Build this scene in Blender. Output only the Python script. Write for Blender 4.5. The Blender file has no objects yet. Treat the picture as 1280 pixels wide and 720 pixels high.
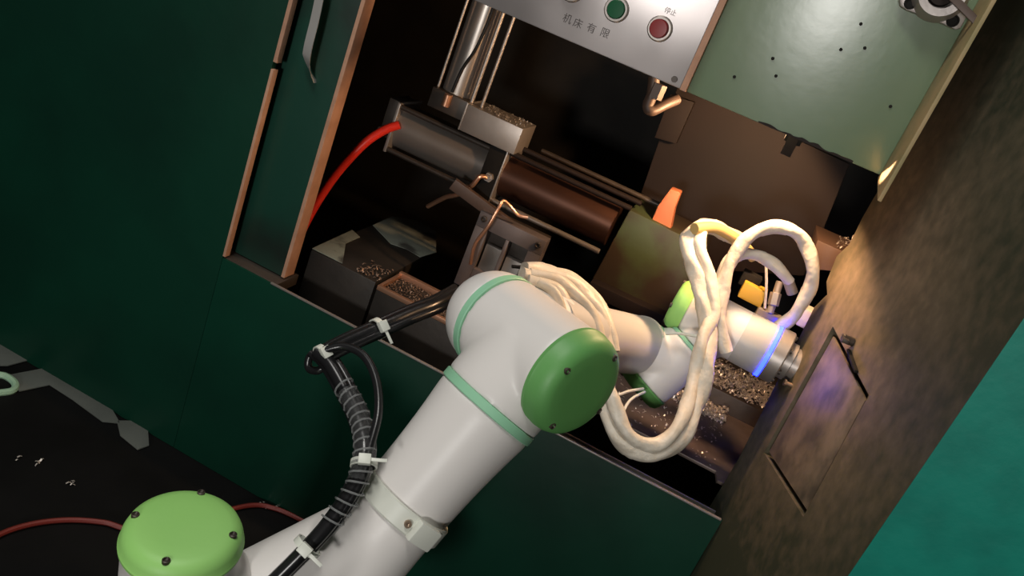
import bpy, bmesh, math, random
from mathutils import Vector, Matrix, noise
C = bpy.context.scene.collection
random.seed(4)
sc = bpy.context.scene
V = Vector
# ------------------------------------------------------------------ camera
CAM = V((0, 0, 1.10)); F = 1040.0
RX = V((0.881, 0.4378, -0.179)).normalized()          # world X seen in camera (right, down, forward)
RY = V((0.3142, -0.2582, 0.9128)); RY = (RY - RY.dot(RX) * RX).normalized()
RZ = -RX.cross(RY)
if RZ.y > 0: RZ = -RZ
cam = bpy.data.objects.new('camera', bpy.data.cameras.new('camera')); C.objects.link(cam)
cam.data.sensor_width = 36; cam.data.lens = F / 1280 * 36; cam.data.clip_start = .01
M = Matrix(((RX.x, -RX.y, -RX.z), (RY.x, -RY.y, -RY.z), (RZ.x, -RZ.y, -RZ.z)))
cam.matrix_world = Matrix.Translation(CAM) @ M.to_4x4()
sc.camera = cam
def ray(px, py):
    c = V(((px - 640) / F, (py - 360) / F, 1))
    return V((RX.dot(c), RY.dot(c), RZ.dot(c)))
def P(px, py, Y=None, Z=None, X=None, d=None):
    r = ray(px, py)
    if Y is not None: t = Y / r.y
    elif Z is not None: t = Z / r.z
    elif X is not None: t = X / r.x
    else: t = d
    return CAM + r * t
# ------------------------------------------------------------------ world, lights, exposure
w = bpy.data.worlds.new('hall'); sc.world = w; w.use_nodes = True
w.node_tree.nodes['Background'].inputs[0].default_value = (.75, .85, 1, 1)
w.node_tree.nodes['Background'].inputs[1].default_value = .02
def area(name, loc, aim, sx, sy, power, col):
    l = bpy.data.lights.new(name, 'AREA'); l.shape = 'RECTANGLE'; l.size = sx; l.size_y = sy; l.energy = power; l.color = col
    o = bpy.data.objects.new(name, l); C.objects.link(o); o.location = loc
    o.rotation_euler = (V(aim) - V(loc)).to_track_quat('-Z', 'Y').to_euler(); return o
area('hall_window_light', (-.07, -2.3, .93), (.0, 1.2, 1.0), .34, .30, 34, (1, .97, .93))
area('ceiling_strip_light', (-.75, .05, 2.9), (-.3, .7, .5), 1.2, .5, 40, (1, .97, .92))
def bulb(name, loc, power, col, r):
    l = bpy.data.lights.new(name, 'POINT'); l.energy = power; l.color = col; l.shadow_soft_size = r
    o = bpy.data.objects.new(name, l); C.objects.link(o); o.location = loc; return o
WARM = (1, .60, .32)
LAMP_A = V((.05, 1.258, .974))
LAMP_B = V((.045, 1.275, 1.10 - .098))
def spot(name, loc, d, power, col, r, deg, blend_):
    l = bpy.data.lights.new(name, 'SPOT'); l.energy = power; l.color = col; l.shadow_soft_size = r; l.spot_size = math.radians(deg); l.spot_blend = blend_
    o = bpy.data.objects.new(name, l); C.objects.link(o); o.location = loc; o.rotation_euler = V(d).to_track_quat('-Z', 'Y').to_euler(); return o
spot('lip_fill_light', LAMP_A, V((.172, 1.165, 1.018)) - LAMP_A, 7, WARM, .003, 20, .5)  # added fill spot, brightens the header lip only
spot('header_lamp_light', LAMP_B, (-.55, .05, -.84), 14, WARM, .02, 178, .10)
sc.view_settings.view_transform = 'Standard'; sc.view_settings.look = 'None'
sc.view_settings.exposure = 0; sc.view_settings.gamma = 1; sc.view_settings.use_curve_mapping = False
# ------------------------------------------------------------------ materials
def mat(name, col, rough=.5, metal=0, col2=None, nscale=8, namt=.5, bump=0, bscale=40, emit=None, estr=0, alpha=None, trans=0, thr=(.4, .65), spec=.5, bdet=6):
    m = bpy.data.materials.new(name); m.use_nodes = True
    nt = m.node_tree; b = nt.nodes['Principled BSDF']
    b.inputs['Base Color'].default_value = (*col, 1); b.inputs['Roughness'].default_value = rough
    b.inputs['Metallic'].default_value = metal; b.inputs['Specular IOR Level'].default_value = spec
    tc = nt.nodes.new('ShaderNodeTexCoord')
    def N(scale, det=6, coord='Object'):
        n = nt.nodes.new('ShaderNodeTexNoise'); n.inputs['Scale'].default_value = scale; n.inputs['Detail'].default_value = det
        nt.links.new(tc.outputs[coord], n.inputs['Vector']); return n
    if col2 is not None:
        n = N(nscale); r = nt.nodes.new('ShaderNodeValToRGB'); r.color_ramp.elements[0].position = thr[0]; r.color_ramp.elements[1].position = thr[1]
        r.color_ramp.elements[0].color = (0, 0, 0, 1); r.color_ramp.elements[1].color = (namt,) * 3 + (1,)
        nt.links.new(n.outputs['Fac'], r.inputs['Fac'])
        mx = nt.nodes.new('ShaderNodeMix'); mx.data_type = 'RGBA'
        mx.inputs['A'].default_value = (*col, 1); mx.inputs['B'].default_value = (*col2, 1)
        nt.links.new(r.outputs['Color'], mx.inputs['Factor']); nt.links.new(mx.outputs['Result'], b.inputs['Base Color'])
    if bump:
        n2 = N(bscale, bdet); bp = nt.nodes.new('ShaderNodeBump'); bp.inputs['Strength'].default_value = bump; bp.inputs['Distance'].default_value = .004
        nt.links.new(n2.outputs['Fac'], bp.inputs['Height']); nt.links.new(bp.outputs['Normal'], b.inputs['Normal'])
    if emit: b.inputs['Emission Color'].default_value = (*emit, 1); b.inputs['Emission Strength'].default_value = estr
    if trans: b.inputs['Transmission Weight'].default_value = trans
    if alpha is not None: b.inputs['Alpha'].default_value = alpha
    return m
green = mat('dark_green_enamel', (.003, .040, .022), .42, spec=.3, col2=(.002, .022, .013), nscale=3, namt=.7, bump=.12, bscale=25)
green_in = mat('dark_green_door_paint', (.006, .050, .032), .4, col2=(.01, .012, .01), nscale=5, namt=.8, bump=.15, bscale=18)
teal = mat('teal_enamel', (.003, .225, .165), .5, spec=.3, col2=(.002, .16, .12), nscale=22, namt=.6, bump=.12, bscale=60)
headp = mat('sage_green_paint', (.145, .215, .125), .30, spec=1, col2=(.16, .20, .11), nscale=3.5, namt=.6, bump=.05, bscale=45)
rust = mat('rusty_cut_edge', (.52, .29, .19), .7, col2=(.40, .21, .13), nscale=30, namt=.7, bump=.3)
lipm = mat('yellowed_primer_edge', (.42, .30, .15), .6, col2=(.26, .23, .10), nscale=18, namt=.8, bump=.25)
white = mat('robot_white_paint', (.78, .75, .72), .38, spec=.4, bump=.02, bscale=200)
wgrey = mat('robot_grey_paint', (.55, .53, .50), .42)
lime = mat('lime_cap_plastic_lit', (.33, .69, .18), .5, col2=(.36, .71, .21), nscale=9, namt=.5, bump=.04, bscale=150)  # cap plastic with the light from above painted into its colour
lime_shaded = mat('lime_cap_plastic_shaded', (.125, .36, .10), .48, col2=(.15, .40, .12), nscale=9, namt=.5, bump=.04, bscale=150)  # same cap plastic, darker: shade on turned-away caps painted into the colour
mint = mat('mint_seal_rubber', (.30, .62, .40), .5)
steel = mat('machined_steel', (.42, .38, .35), .42, .65, col2=(.32, .28, .25), nscale=14, namt=.6, bump=.08)
platem = mat('stained_bed_plate', (.22, .17, .145), .38, .4, col2=(.10, .075, .06), nscale=16, namt=.8, bump=.1)
fixm = mat('grey_fixture_steel', (.17, .14, .135), .5, .3, col2=(.11, .09, .085), nscale=12, namt=.7, bump=.1)
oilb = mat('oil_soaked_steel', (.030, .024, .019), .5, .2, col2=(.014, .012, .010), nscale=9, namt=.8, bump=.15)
dsteel = mat('oily_dark_steel', (.085, .068, .056), .45, .4, col2=(.04, .03, .024), nscale=10, namt=.8, bump=.15)
tubem = mat('cylinder_tube_grey', (.27, .24, .215), .36, .5, col2=(.17, .14, .12), nscale=6, namt=.5)
tube2 = mat('cylinder_tube_brown', (.12, .055, .035), .40, .8, col2=(.07, .035, .025), nscale=6, namt=.6)
chrome = mat('chromed_tube', (.42, .37, .33), .34, .7)
brown = mat('brown_splash_plate', (.015, .0085, .0065), .7, spec=.3, col2=(.010, .0065, .0055), nscale=5, namt=.8, bump=.2, bscale=14)
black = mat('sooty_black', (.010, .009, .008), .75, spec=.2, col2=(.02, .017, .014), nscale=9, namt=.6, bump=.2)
stain = mat('brushed_stainless', (.42, .38, .37), .33, .75, col2=(.52, .48, .47), nscale=6, namt=.6, bump=.9, bscale=9, bdet=.5)
blackcab = mat('black_cable_jacket', (.012, .012, .013), .28)
clearw = mat('clear_spiral_wrap', (.8, .82, .82), .15, trans=.9, alpha=.35)
glint = mat('glossy_clear_plastic', (.30, .31, .31), .12, alpha=.55, spec=.9)
wrap = mat('white_spiral_wrap', (.72, .66, .56), .42, col2=(.60, .52, .40), nscale=60, namt=.6, bump=.5, bscale=90)
tie = mat('natural_nylon', (.72, .74, .66), .4)
redh = mat('red_air_hose', (.75, .035, .02), .3)
redp = mat('red_button_plastic', (.22, .006, .006), .35, spec=.3)
grnp = mat('green_button_plastic', (.004, .085, .03), .4, spec=.2)
orange = mat('orange_lever_paint', (.70, .22, .10), .5, col2=(.5, .18, .09), nscale=20, namt=.6)
copper = mat('copper_tube', (.70, .38, .24), .35, .8)
sleeve = mat('tan_sleeve', (.50, .36, .14), .5)
yellow = mat('yellow_plastic', (.55, .34, .035), .5)
chipm = mat('metal_chips', (.72, .66, .60), .42, .6)
shelfm = mat('rusty_shelf', (.13, .075, .05), .6)
chipb = mat('brown_chips', (.26, .17, .12), .5, .5)
castg = mat('green_casting_paint', (.065, .09, .038), .5, col2=(.045, .026, .017), nscale=4, namt=.9, thr=(.48, .56), bump=.15)
patchm = mat('grey_green_paint_remains', (.17, .185, .15), .7, col2=(.03, .028, .024), nscale=14, namt=.9, bump=.4, thr=(.5, .6))
ledm = mat('blue_light_ring', (.1, .2, 1), .4, emit=(.004, .009, 1), estr=30)
bulbm = mat('lit_bulb', (1, .7, .4), .4, emit=WARM, estr=20)
cast = mat('cast_bearing_metal', (.46, .42, .40), .42, .5, col2=(.33, .29, .27), nscale=12, namt=.6, bump=.2)
floorm = mat('oily_concrete', (.006, .006, .006), .6, spec=.15, col2=(.003, .003, .003), nscale=6, namt=.8, bump=.3, bscale=12)
scrapm = mat('grey_card', (.11, .12, .105), .75, col2=(.06, .068, .06), nscale=7, namt=.6, bump=.1)
palem = mat('pale_green_plastic', (.30, .48, .33), .5)
handm = mat('pale_zinc_handle', (.50, .49, .47), .5, .3)
inkm = mat('black_print', (.075, .062, .058), .6)
dbrass = mat('dirty_brass', (.085, .055, .042), .5, .2)
brass = mat('dull_brass', (.45, .33, .24), .4, .9)
# worn side panel: bare metal by the opening, plus lamp glow painted into the colour
wallm = mat('worn_side_lamp_glow', (.014, .052, .03), .62, bump=.3, bscale=16, spec=.3)
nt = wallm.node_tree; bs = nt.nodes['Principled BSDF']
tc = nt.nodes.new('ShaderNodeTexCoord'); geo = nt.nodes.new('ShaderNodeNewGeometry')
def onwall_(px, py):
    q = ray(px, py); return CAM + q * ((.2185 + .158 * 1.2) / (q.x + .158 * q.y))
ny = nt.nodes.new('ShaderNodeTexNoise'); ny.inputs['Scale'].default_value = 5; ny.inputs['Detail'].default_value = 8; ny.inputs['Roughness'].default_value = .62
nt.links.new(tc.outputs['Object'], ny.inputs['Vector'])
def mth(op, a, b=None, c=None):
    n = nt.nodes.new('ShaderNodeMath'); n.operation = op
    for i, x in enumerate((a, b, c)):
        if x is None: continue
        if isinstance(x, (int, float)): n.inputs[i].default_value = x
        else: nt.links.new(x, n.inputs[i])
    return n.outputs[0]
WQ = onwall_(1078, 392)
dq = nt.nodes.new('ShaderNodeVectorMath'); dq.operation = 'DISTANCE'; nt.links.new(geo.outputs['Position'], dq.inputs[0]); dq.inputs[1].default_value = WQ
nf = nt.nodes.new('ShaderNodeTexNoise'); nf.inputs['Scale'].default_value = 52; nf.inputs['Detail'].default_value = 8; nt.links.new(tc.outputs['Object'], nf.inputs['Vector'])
s_ = mth('ADD', mth('MULTIPLY_ADD', dq.outputs['Value'], -1.85, .70), mth('ADD', mth('MULTIPLY_ADD', ny.outputs['Fac'], .9, -.45), mth('MULTIPLY_ADD', nf.outputs['Fac'], .75, -.33)))  # distance falloff paints the lamp's pool of light, noise breaks up the wear
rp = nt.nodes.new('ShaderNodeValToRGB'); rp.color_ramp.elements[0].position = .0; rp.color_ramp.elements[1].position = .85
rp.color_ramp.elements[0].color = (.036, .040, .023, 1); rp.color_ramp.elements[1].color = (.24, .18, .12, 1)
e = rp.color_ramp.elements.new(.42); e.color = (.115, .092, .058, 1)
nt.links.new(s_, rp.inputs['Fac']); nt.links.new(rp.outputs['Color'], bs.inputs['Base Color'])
hatchm = mat('worn_hatch_plate', (.19, .145, .10), .5, col2=(.065, .052, .038), nscale=26, namt=.9, bump=.3, bscale=18)
# ------------------------------------------------------------------ mesh helpers
def obj(name, bm, m, parent=None, smooth=35, kind=None, label=None):
    me = bpy.data.meshes.new(name); bmesh.ops.recalc_face_normals(bm, faces=bm.faces) if kind != 'stuff' else None
    for f in bm.faces: f.smooth = True
    bm.to_mesh(me); bm.free(); me.materials.append(m)
    me.set_sharp_from_angle(angle=math.radians(smooth))
    o = bpy.data.objects.new(name, me); C.objects.link(o)
    if parent: o.parent = parent; o.matrix_parent_inverse = parent.matrix_world.inverted() if parent.type != 'EMPTY' else Matrix.Translation(-parent.location)
    if kind: o['kind'] = kind
    if label: o['label'] = label
    return o
def thing(name, label, cat, loc, group=None):
    o = bpy.data.objects.new(name, None); C.objects.link(o); o.location = loc; o.empty_display_size = .02
    o['label'] = label; o['category'] = cat
    if group: o['group'] = group
    return o
def tag(o, label, cat, group=None):
    o['label'] = label; o['category'] = cat
    if group: o['group'] = group
    return o
def frame(a):
    a = a.normalized(); h = V((0, 0, 1)) if abs(a.z) < .9 else V((0, 1, 0))
    u = h.cross(a).normalized(); return u, a.cross(u)
def box(bm, lo, hi, bev=.002, mtx=None):
    n = bmesh.new(); bmesh.ops.create_cube(n, size=1)
    lo, hi = V(lo), V(hi)
    for v in n.verts: v.co = V(((lo[i] + hi[i]) / 2 + v.co[i] * (hi[i] - lo[i]) for i in range(3)))
    if bev: bmesh.ops.bevel(n, geom=n.edges[:], offset=bev, segments=2, affect='EDGES', profile=.6)
    merge(bm, n, mtx)
def merge(bm, n, mtx=None):
    if mtx: bmesh.ops.transform(n, matrix=mtx, verts=n.verts)
    mp = {}
    for v in n.verts: mp[v] = bm.verts.new(v.co)
    for f in n.faces:
        try: bm.faces.new([mp[v] for v in f.verts])
        except ValueError: pass
    n.free()
def obox(bm, c, ax, ay, az, hx, hy, hz, bev=.002):
    m = Matrix((ax.normalized(), ay.normalized(), az.normalized())).transposed().to_4x4(); m.translation = c
    box(bm, (-hx, -hy, -hz), (hx, hy, hz), bev, m)
def lathe(bm, o, a, prof, n=40, rfun=None):
    u, v = frame(a); a = a.normalized(); rings = []
    for t, r in prof:
        if r < 1e-6: rings.append([bm.verts.new(o + a * t)])
        else: rings.append([bm.verts.new(o + a * t + (u * math.cos(k * 2 * math.pi / n) + v * math.sin(k * 2 * math.pi / n)) * r) for k in range(n)])
    for p, q in zip(rings, rings[1:]):
        for k in range(n):
            k2 = (k + 1) % n
            if len(p) == 1 and len(q) == 1: continue
            if len(p) == 1: bm.faces.new((p[0], q[k], q[k2]))
            elif len(q) == 1: bm.faces.new((p[k], p[k2], q[0]))
            else: bm.faces.new((p[k], p[k2], q[k2], q[k]))
    return rings
def cyl(bm, p, q, r, n=24, bev=.001, r2=None):
    r2 = r if r2 is None else r2; L = (q - p).length; b = min(bev, L * .3)
    lathe(bm, p, q - p, [(0, 0), (0, r - b), (b, r), (L - b, r2), (L, r2 - b), (L, 0)], n)
def spline(pts, per=10):
    out = []; n = len(pts)
    for i in range(n - 1):
        a, b, c, d = pts[max(i - 1, 0)], pts[i], pts[i + 1], pts[min(i + 2, n - 1)]
        for k in range(per):
            t = k / per
            out.append(.5 * ((2 * b) + (c - a) * t + (2 * a - 5 * b + 4 * c - d) * t * t + (3 * b - a - 3 * c + d) * t ** 3))
    out.append(pts[-1]); return out
def tube(bm, pts, r, n=12, per=10, lobes=0, amp=0, twist=0, wrapk=0, smooth=True):
    s = spline(pts, per) if smooth else pts
    t = (s[1] - s[0]).normalized(); u, v = frame(t); rings = []; L = 0
    for i, p in enumerate(s):
        t2 = (s[min(i + 1, len(s) - 1)] - s[max(i - 1, 0)]).normalized()
        q = t.rotation_difference(t2); u = (q @ u); v = q @ v; t = t2
        if i: L += (p - s[i - 1]).length
        ring = []
        for k in range(n):
            th = k * 2 * math.pi / n; rr = r
            if lobes: rr *= 1 + amp * math.cos(lobes * th + twist * L)
            if wrapk: rr *= 1 + .10 * (1 if math.sin(th + wrapk * L) > .0 else 0)
            ring.append(bm.verts.new(p + (u * math.cos(th) + v * math.sin(th)) * rr))
        rings.append(ring)
    for p, q in zip(rings, rings[1:]):
        for k in range(n): bm.faces.new((p[k], p[(k + 1) % n], q[(k + 1) % n], q[k]))
    bm.faces.new(rings[0][::-1]); bm.faces.new(rings[-1])
def prism(bm, pts, off, bev=0):
    n = bmesh.new(); a = [n.verts.new(p) for p in pts]; b = [n.verts.new(p + off) for p in pts]; k = len(pts)
    n.faces.new(a); n.faces.new(b[::-1])
    for i in range(k): n.faces.new((a[i], b[i], b[(i + 1) % k], a[(i + 1) % k]))
    bmesh.ops.recalc_face_normals(n, faces=n.faces)
    if bev: bmesh.ops.bevel(n, geom=n.edges[:], offset=bev, segments=2, affect='EDGES', profile=.6)
    merge(bm, n)
def blend(name, bm, m, parent, voxel=.0035, it=14):
    me = bpy.data.meshes.new('tmp'); bmesh.ops.recalc_face_normals(bm, faces=bm.faces); bm.to_mesh(me); bm.free()
    o = bpy.data.objects.new('tmp', me); C.objects.link(o)
    r = o.modifiers.new('r', 'REMESH'); r.mode = 'VOXEL'; r.voxel_size = voxel
    s = o.modifiers.new('s', 'SMOOTH'); s.factor = .5; s.iterations = it
    dg = bpy.context.evaluated_depsgraph_get(); me2 = bpy.data.meshes.new_from_object(o.evaluated_get(dg))
    bpy.data.objects.remove(o); bpy.data.meshes.remove(me); me2.name = name
    me2.materials.clear(); me2.materials.append(m)
    me2.polygons.foreach_set('use_smooth', [True] * len(me2.polygons))
    o = bpy.data.objects.new(name, me2); C.objects.link(o); o.parent = parent; o.matrix_parent_inverse = Matrix.Translation(-parent.location)
    return o
B = bmesh.new
def one(name, m, parent, fn, *a, **k):
    bm = B(); fn(bm, *a, **k); return obj(name, bm, m, parent)
# ------------------------------------------------------------------ setting
bm = B(); box(bm, (-3.1, -2.5, -.1), (3.1, 3.5, 0), 0); o = obj('floor', bm, floorm); o['kind'] = 'structure'
hallm = mat('grey_hall_plaster', (.10, .10, .095), .8, bump=.1)
def shell(name, lo, hi, m=hallm):
    bm = B(); box(bm, lo, hi, 0); o = obj(name, bm, m); o['kind'] = 'structure'; return o
shell('wall_left', (-3.1, -2.5, 0), (-3, 3.5, 3.4)); shell('wall_right', (3, -2.5, 0), (3.1, 3.5, 3.4))
shell('wall_back', (-3, 3.4, 0), (3, 3.5, 3.4)); shell('wall_front', (-3, -2.5, 0), (3, -2.4, 3.4)); shell('ceiling', (-3.1, -2.5, 3.3), (3.1, 3.5, 3.4))
bm = B()
for lo, hi in (((-.28, -2.4, .74), (-.24, -2.31, 1.12)), ((.10, -2.4, .74), (.14, -2.31, 1.12)), ((-.28, -2.4, .72), (.14, -2.31, .77)), ((-.28, -2.4, 1.09), (.14, -2.31, 1.14))): box(bm, lo, hi, .003)
o = obj('window_1', bm, scrapm); o['kind'] = 'structure'
YF = 1.2; YD = 1.235
SILL = P(640, 513, Y=YF).z
HEAD = P(850, 111, Y=YF).z
DOORX = P(404, 171, Y=YD).x
PANX = P(322, 155, Y=YF).x
WK = .158; W0 = .2185
def wallx(y): return W0 + WK * (YF - y)
WN = V((-1, -WK, 0)).normalized()
def onwall(px, py, off=0):
    r = ray(px, py); t = (W0 + WK * YF) / (r.x + WK * r.y); return CAM + r * t + WN * off
RXX = .62
mc = thing('machine_cabinet', 'large dark green machine housing with an open front, behind the white robot arm', 'machine', (-.3, 1.6, 0))
def mbox(name, m, lo, hi, bev=.002, parent=mc, label=None):
    bm = B(); box(bm, lo, hi, bev); o = obj(name, bm, m, parent)
    if label: o['label'] = label
    return o
mbox('front_apron', green, (PANX - .0005, YF, .001), (W0 - .002, YF + .004, SILL), .0008)
mbox('front_panel', green, (-2.2, YF, .001), (PANX - .001, YF + .012, 2.3), .001)
# rusty right edge of the front panel, in two lengths with a notch between
zn = P(346, 84, Y=YF).z
bm = B(); box(bm, (PANX - .001, YF - .001, SILL + .004), (PANX + .004, YF + .013, zn - .006), .0006); obj('panel_edge', bm, rust, mc, label='bare rusty cut edge of the front panel')
bm = B(); box(bm, (PANX - .001, YF - .001, zn + .006), (PANX + .006, YF + .013, 2.3), .0006); obj('panel_edge', bm, rust, mc)
mbox('sill_edge', steel, (DOORX + .0, YF - .001, SILL - .001), (W0 - .004, YF + .004, SILL + .002), .0006, label='bright worn steel edge of the sill')
mbox('sill_track', dsteel, (PANX, YF + .004, SILL - .02), (DOORX + .01, YF + .075, SILL + .001), .001)
mbox('sill_channel', black, (DOORX + .01, YF + .004, SILL - .06), (W0 - .006, YF + .05, SILL - .05), .001)
mbox('bed_apron', black, (DOORX, YF + .05, SILL - .20), (W0 - .03, YF + .054, SILL - .04), .001)
# interior shell
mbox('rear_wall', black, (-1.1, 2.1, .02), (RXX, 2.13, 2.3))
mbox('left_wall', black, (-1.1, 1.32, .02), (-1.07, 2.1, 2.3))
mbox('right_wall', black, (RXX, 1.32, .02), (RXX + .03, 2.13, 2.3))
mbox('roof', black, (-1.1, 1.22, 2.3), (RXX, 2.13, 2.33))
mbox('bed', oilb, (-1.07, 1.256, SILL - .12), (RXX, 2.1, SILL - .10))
# header: sage green panel, its lip, splash plate behind
hx0 = P(862, 115, Y=YF).x; hx1 = P(1098, 222, Y=YF).x
mbox('header_panel', headp, (hx0 - .004, YF, HEAD), (hx1, YF + .006, 1.75), .001, label='sage green upper panel with chipped lower edge')
mbox('header_back', black, (-1.0, YF + .008, HEAD + .012), (hx1 - .004, YF + .014, 1.75), .001)
bm = B(); prism(bm, [V((hx1, YF + .006, HEAD - .004)), V((hx1, YF - .02, HEAD - .010)), V((hx1, YF - .088, HEAD - .022)), V((hx1, YF - .085, 1.75)), V((hx1, YF + .006, 1.75))], V((.005, 0, 0)), .0008)
obj('header_lip', bm, lipm, mc, label='yellowed bare-edged lip turned forward at the right end of the upper panel')
bm = B(); ce = [P(945, 158, Y=YF), P(1062, 210, Y=YF)]; top = []; low = []
for i in range(25):
    x = ce[0].x + (ce[1].x - ce[0].x) * i / 24
    top.append(V((x, YF - .0009, HEAD + .0015 + .006 * max(0, noise.noise(V((x * 60, 3, 0))) + .25)))); low.append(V((x, YF - .0009, HEAD)))
prism(bm, low + top[::-1], V((0, .002, 0)), 0)
obj('chipped_edge', bm, brown, mc)
bm = B()
for (px, py) in ((966, 73), (970, 95), (1051, 62), (1081, 60), (1076, 30), (918, 96), (1113, 133)):
    p = P(px, py, Y=YF); cyl(bm, p + V((0, .001, 0)), p - V((0, .002, 0)), .0022, 10, .0005)
obj('rivets', bm, black, mc)['kind'] = 'stuff'
YB = 1.66
pl = [P(848, 105, Y=YB), P(1062, 205, Y=YB), P(1030, 285, Y=YB), P(1005, 345, Y=YB), P(790, 330, Y=YB), P(800, 245, Y=YB)]
bm = B(); prism(bm, pl, V((0, .012, 0)), .002); obj('splash_plate', bm, brown, mc, label='brown rusty splash plate behind the upper panel')
pl = [P(838, 118, Y=YB - .03), P(868, 128, Y=YB - .03), P(845, 180, Y=YB - .03), P(818, 172, Y=YB - .03)]
bm = B(); prism(bm, pl, V((0, .02, 0)), .002); obj('splash_bracket', bm, brown, mc)
# stepped bed rails on the right, under the robot wrist
def strip(name, m, x0, x1, y0, y1, z0, z1, label=None): return mbox(name, m, (x0, y0, z0), (x1, y1, z1), .002, mc, label)
ZS = SILL - CAM.z
y1 = P(880, 581, Z=ZS).y; y2 = P(908, 517, Z=ZS).y; zt2 = P(918, 497, Y=y2).z; y3 = P(905, 462, Z=zt2 - CAM.z).y
fy_ = 1.312
lp = [V((-.28, y1, SILL - .006)), V((wallx(y1) - .003, y1, SILL - .006)), V((wallx(fy_) - .003, fy_, SILL - .006)), V((wallx(fy_) - .003, fy_ + .006, SILL - .006)), V((.36, fy_ + .006, SILL - .006)), V((.36, y2, SILL - .006)), V((-.28, y2, SILL - .006))]
if y2 < fy_ + .01: lp = [lp[0], lp[1], V((wallx(y2) - .003, y2, SILL - .006)), lp[6]]
bm = B(); prism(bm, lp, V((0, 0, .006)), .0006); obj('lower_bed_plate', bm, platem, mc)
xr = (wallx(y2) if y2 < fy_ else .36) - .002
strip('upper_bed_rail', dsteel, -.20, xr, y2, y3 + .10, SILL - .05, zt2)
strip('channel_rail', steel, DOORX + .4, W0 - .012, YF + .028, YF + .032, SILL - .05, SILL - .006)
# ------------------------------------------------------------------ chips
def chips(name, label, n, fn, smin=.0015, smax=.004, m=None):
    bm = B()
    for i in range(n):
        c = fn(); s = random.uniform(smin, smax)
        a = V((random.gauss(0, 1), random.gauss(0, 1), random.gauss(0, .5))).normalized(); u, v = frame(a)
        vs = [bm.verts.new(c + a * s * x + u * s * .35 * y + v * s * .5 * (1 - x * x)) for x, y in ((-1, -1), (0, -1), (1, -1), (1, 1), (0, 1), (-1, 1))]
        bm.faces.new((vs[0], vs[1], vs[4], vs[5])); bm.faces.new((vs[1], vs[2], vs[3], vs[4]))
    o = obj(name, bm, m or chipm, None, 35, 'stuff'); tag(o, label, 'metal chips'); return o
def spread(x0, x1, y0, y1, z, h):
    def f():
        x = random.uniform(x0, x1); y = random.uniform(y0, y1)
        return V((x, y, z + .001 + h * random.random() ** 2 * max(0, .5 + noise.noise(V((x * 30, y * 30, 1))))))
    return f
xb = W0 - .03
chips('metal_chips', 'bright metal chips heaped on the upper bed rail below the robot wrist', 4200, spread(-.06, .30, y2 + .008, y3 + .03, zt2, .016), .002, .0048)
chips('metal_chips', 'bright metal chips heaped on the lower bed plate at the foot of the rail', 3000, spread(-.04, xb, y2 - .06, y2 - .003, SILL, .018), .002, .0048)
chips('metal_chips', 'sparse dark metal chips scattered along the front of the lower bed plate', 200, spread(-.06, xb, y1 + .004, y2 - .05, SILL, .001))
# ------------------------------------------------------------------ sliding door, left
dr = thing('sliding_door', 'dark green sliding door leaf with a bent metal handle, pushed open to the left', 'door', (DOORX - .1, YD, SILL))
bm = B(); box(bm, (PANX - .2, YD, SILL + .003), (DOORX - .001, YD + .01, 1.9), .001); obj('door_leaf', bm, green_in, dr)
bm = B(); box(bm, (DOORX - .001, YD - .004, SILL + .004), (DOORX + .006, YD + .028, 1.9), .001); obj('door_edge', bm, rust, dr, label='bare rusty edge of the door leaf')
bm = B()
hp = [P(a, b, Y=y) for a, b, y in ((412, -40, 1.20), (405, -5, 1.20), (398, 28, 1.20), (390, 60, 1.20), (387, 78, 1.205), (388, 92, 1.215), (392, 104, 1.225))]
s = spline(hp, 8); vs = []
for i, p in enumerate(s):
    wdt = .022 if i < 30 else .022 * max(.05, 1 - (i - 30) / 16)
    vs.append([bm.verts.new(p + V((0, 0, 0))), bm.verts.new(p + V((-wdt, .012, 0))), bm.verts.new(p + V((-wdt, .0135, 0))), bm.verts.new(p + V((0, .0015, 0)))])
for p, q in zip(vs, vs[1:]):
    for k in range(4): bm.faces.new((p[k], p[(k + 1) % 4], q[(k + 1) % 4], q[k]))
obj('handle', bm, handm, dr, label='bent bright metal pull handle')
# ------------------------------------------------------------------ control plate
x0 = P(560, -18, Y=YF).x; x1 = P(851, 108, Y=YF - .012).x
cp = thing('control_plate', 'brushed stainless control plate with a green and a red push button over the opening', 'control panel', ((x0 + x1) / 2, YF, HEAD))
bm = B(); box(bm, (-.62, YF - .012, HEAD + .001), (x1, YF - .001, 1.75), .0012); obj('plate', bm, stain, cp)
bm = B(); box(bm, (x1, YF - .013, HEAD), (x1 + .009, YF + .002, 1.75), .001); obj('plate_edge', bm, rust, cp, label='orange-brown edge strip at the right of the plate')
def button(px, py, m, name, proud):
    c = P(px, py, Y=YF - .012)
    bm = B(); lathe(bm, c, V((0, -1, 0)), [(0, .0175), (.004, .0172), (.006, .0155), (.006, .013), (.004, .013)], 36)
    bz = obj('button_bezel', bm, steel, cp)
    bm = B(); lathe(bm, c, V((0, -1, 0)), [(.001, .0125), (proud, .0125), (proud + .002, .0115), (proud + .0025, 0)], 32)
    obj(name, bm, m, bz, label=None)
button(771, 12, grnp, 'green_button', .007); button(825, 36, redp, 'red_button', .014)
button(716, -13, black, 'black_button', .01)
bm = B(); c = P(843, 99, Y=YF - .012); lathe(bm, c, V((0, -1, 0)), [(0, .0045), (.002, .004), (.002, 0)], 16); obj('plate_screw', bm, dsteel, cp)
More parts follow.
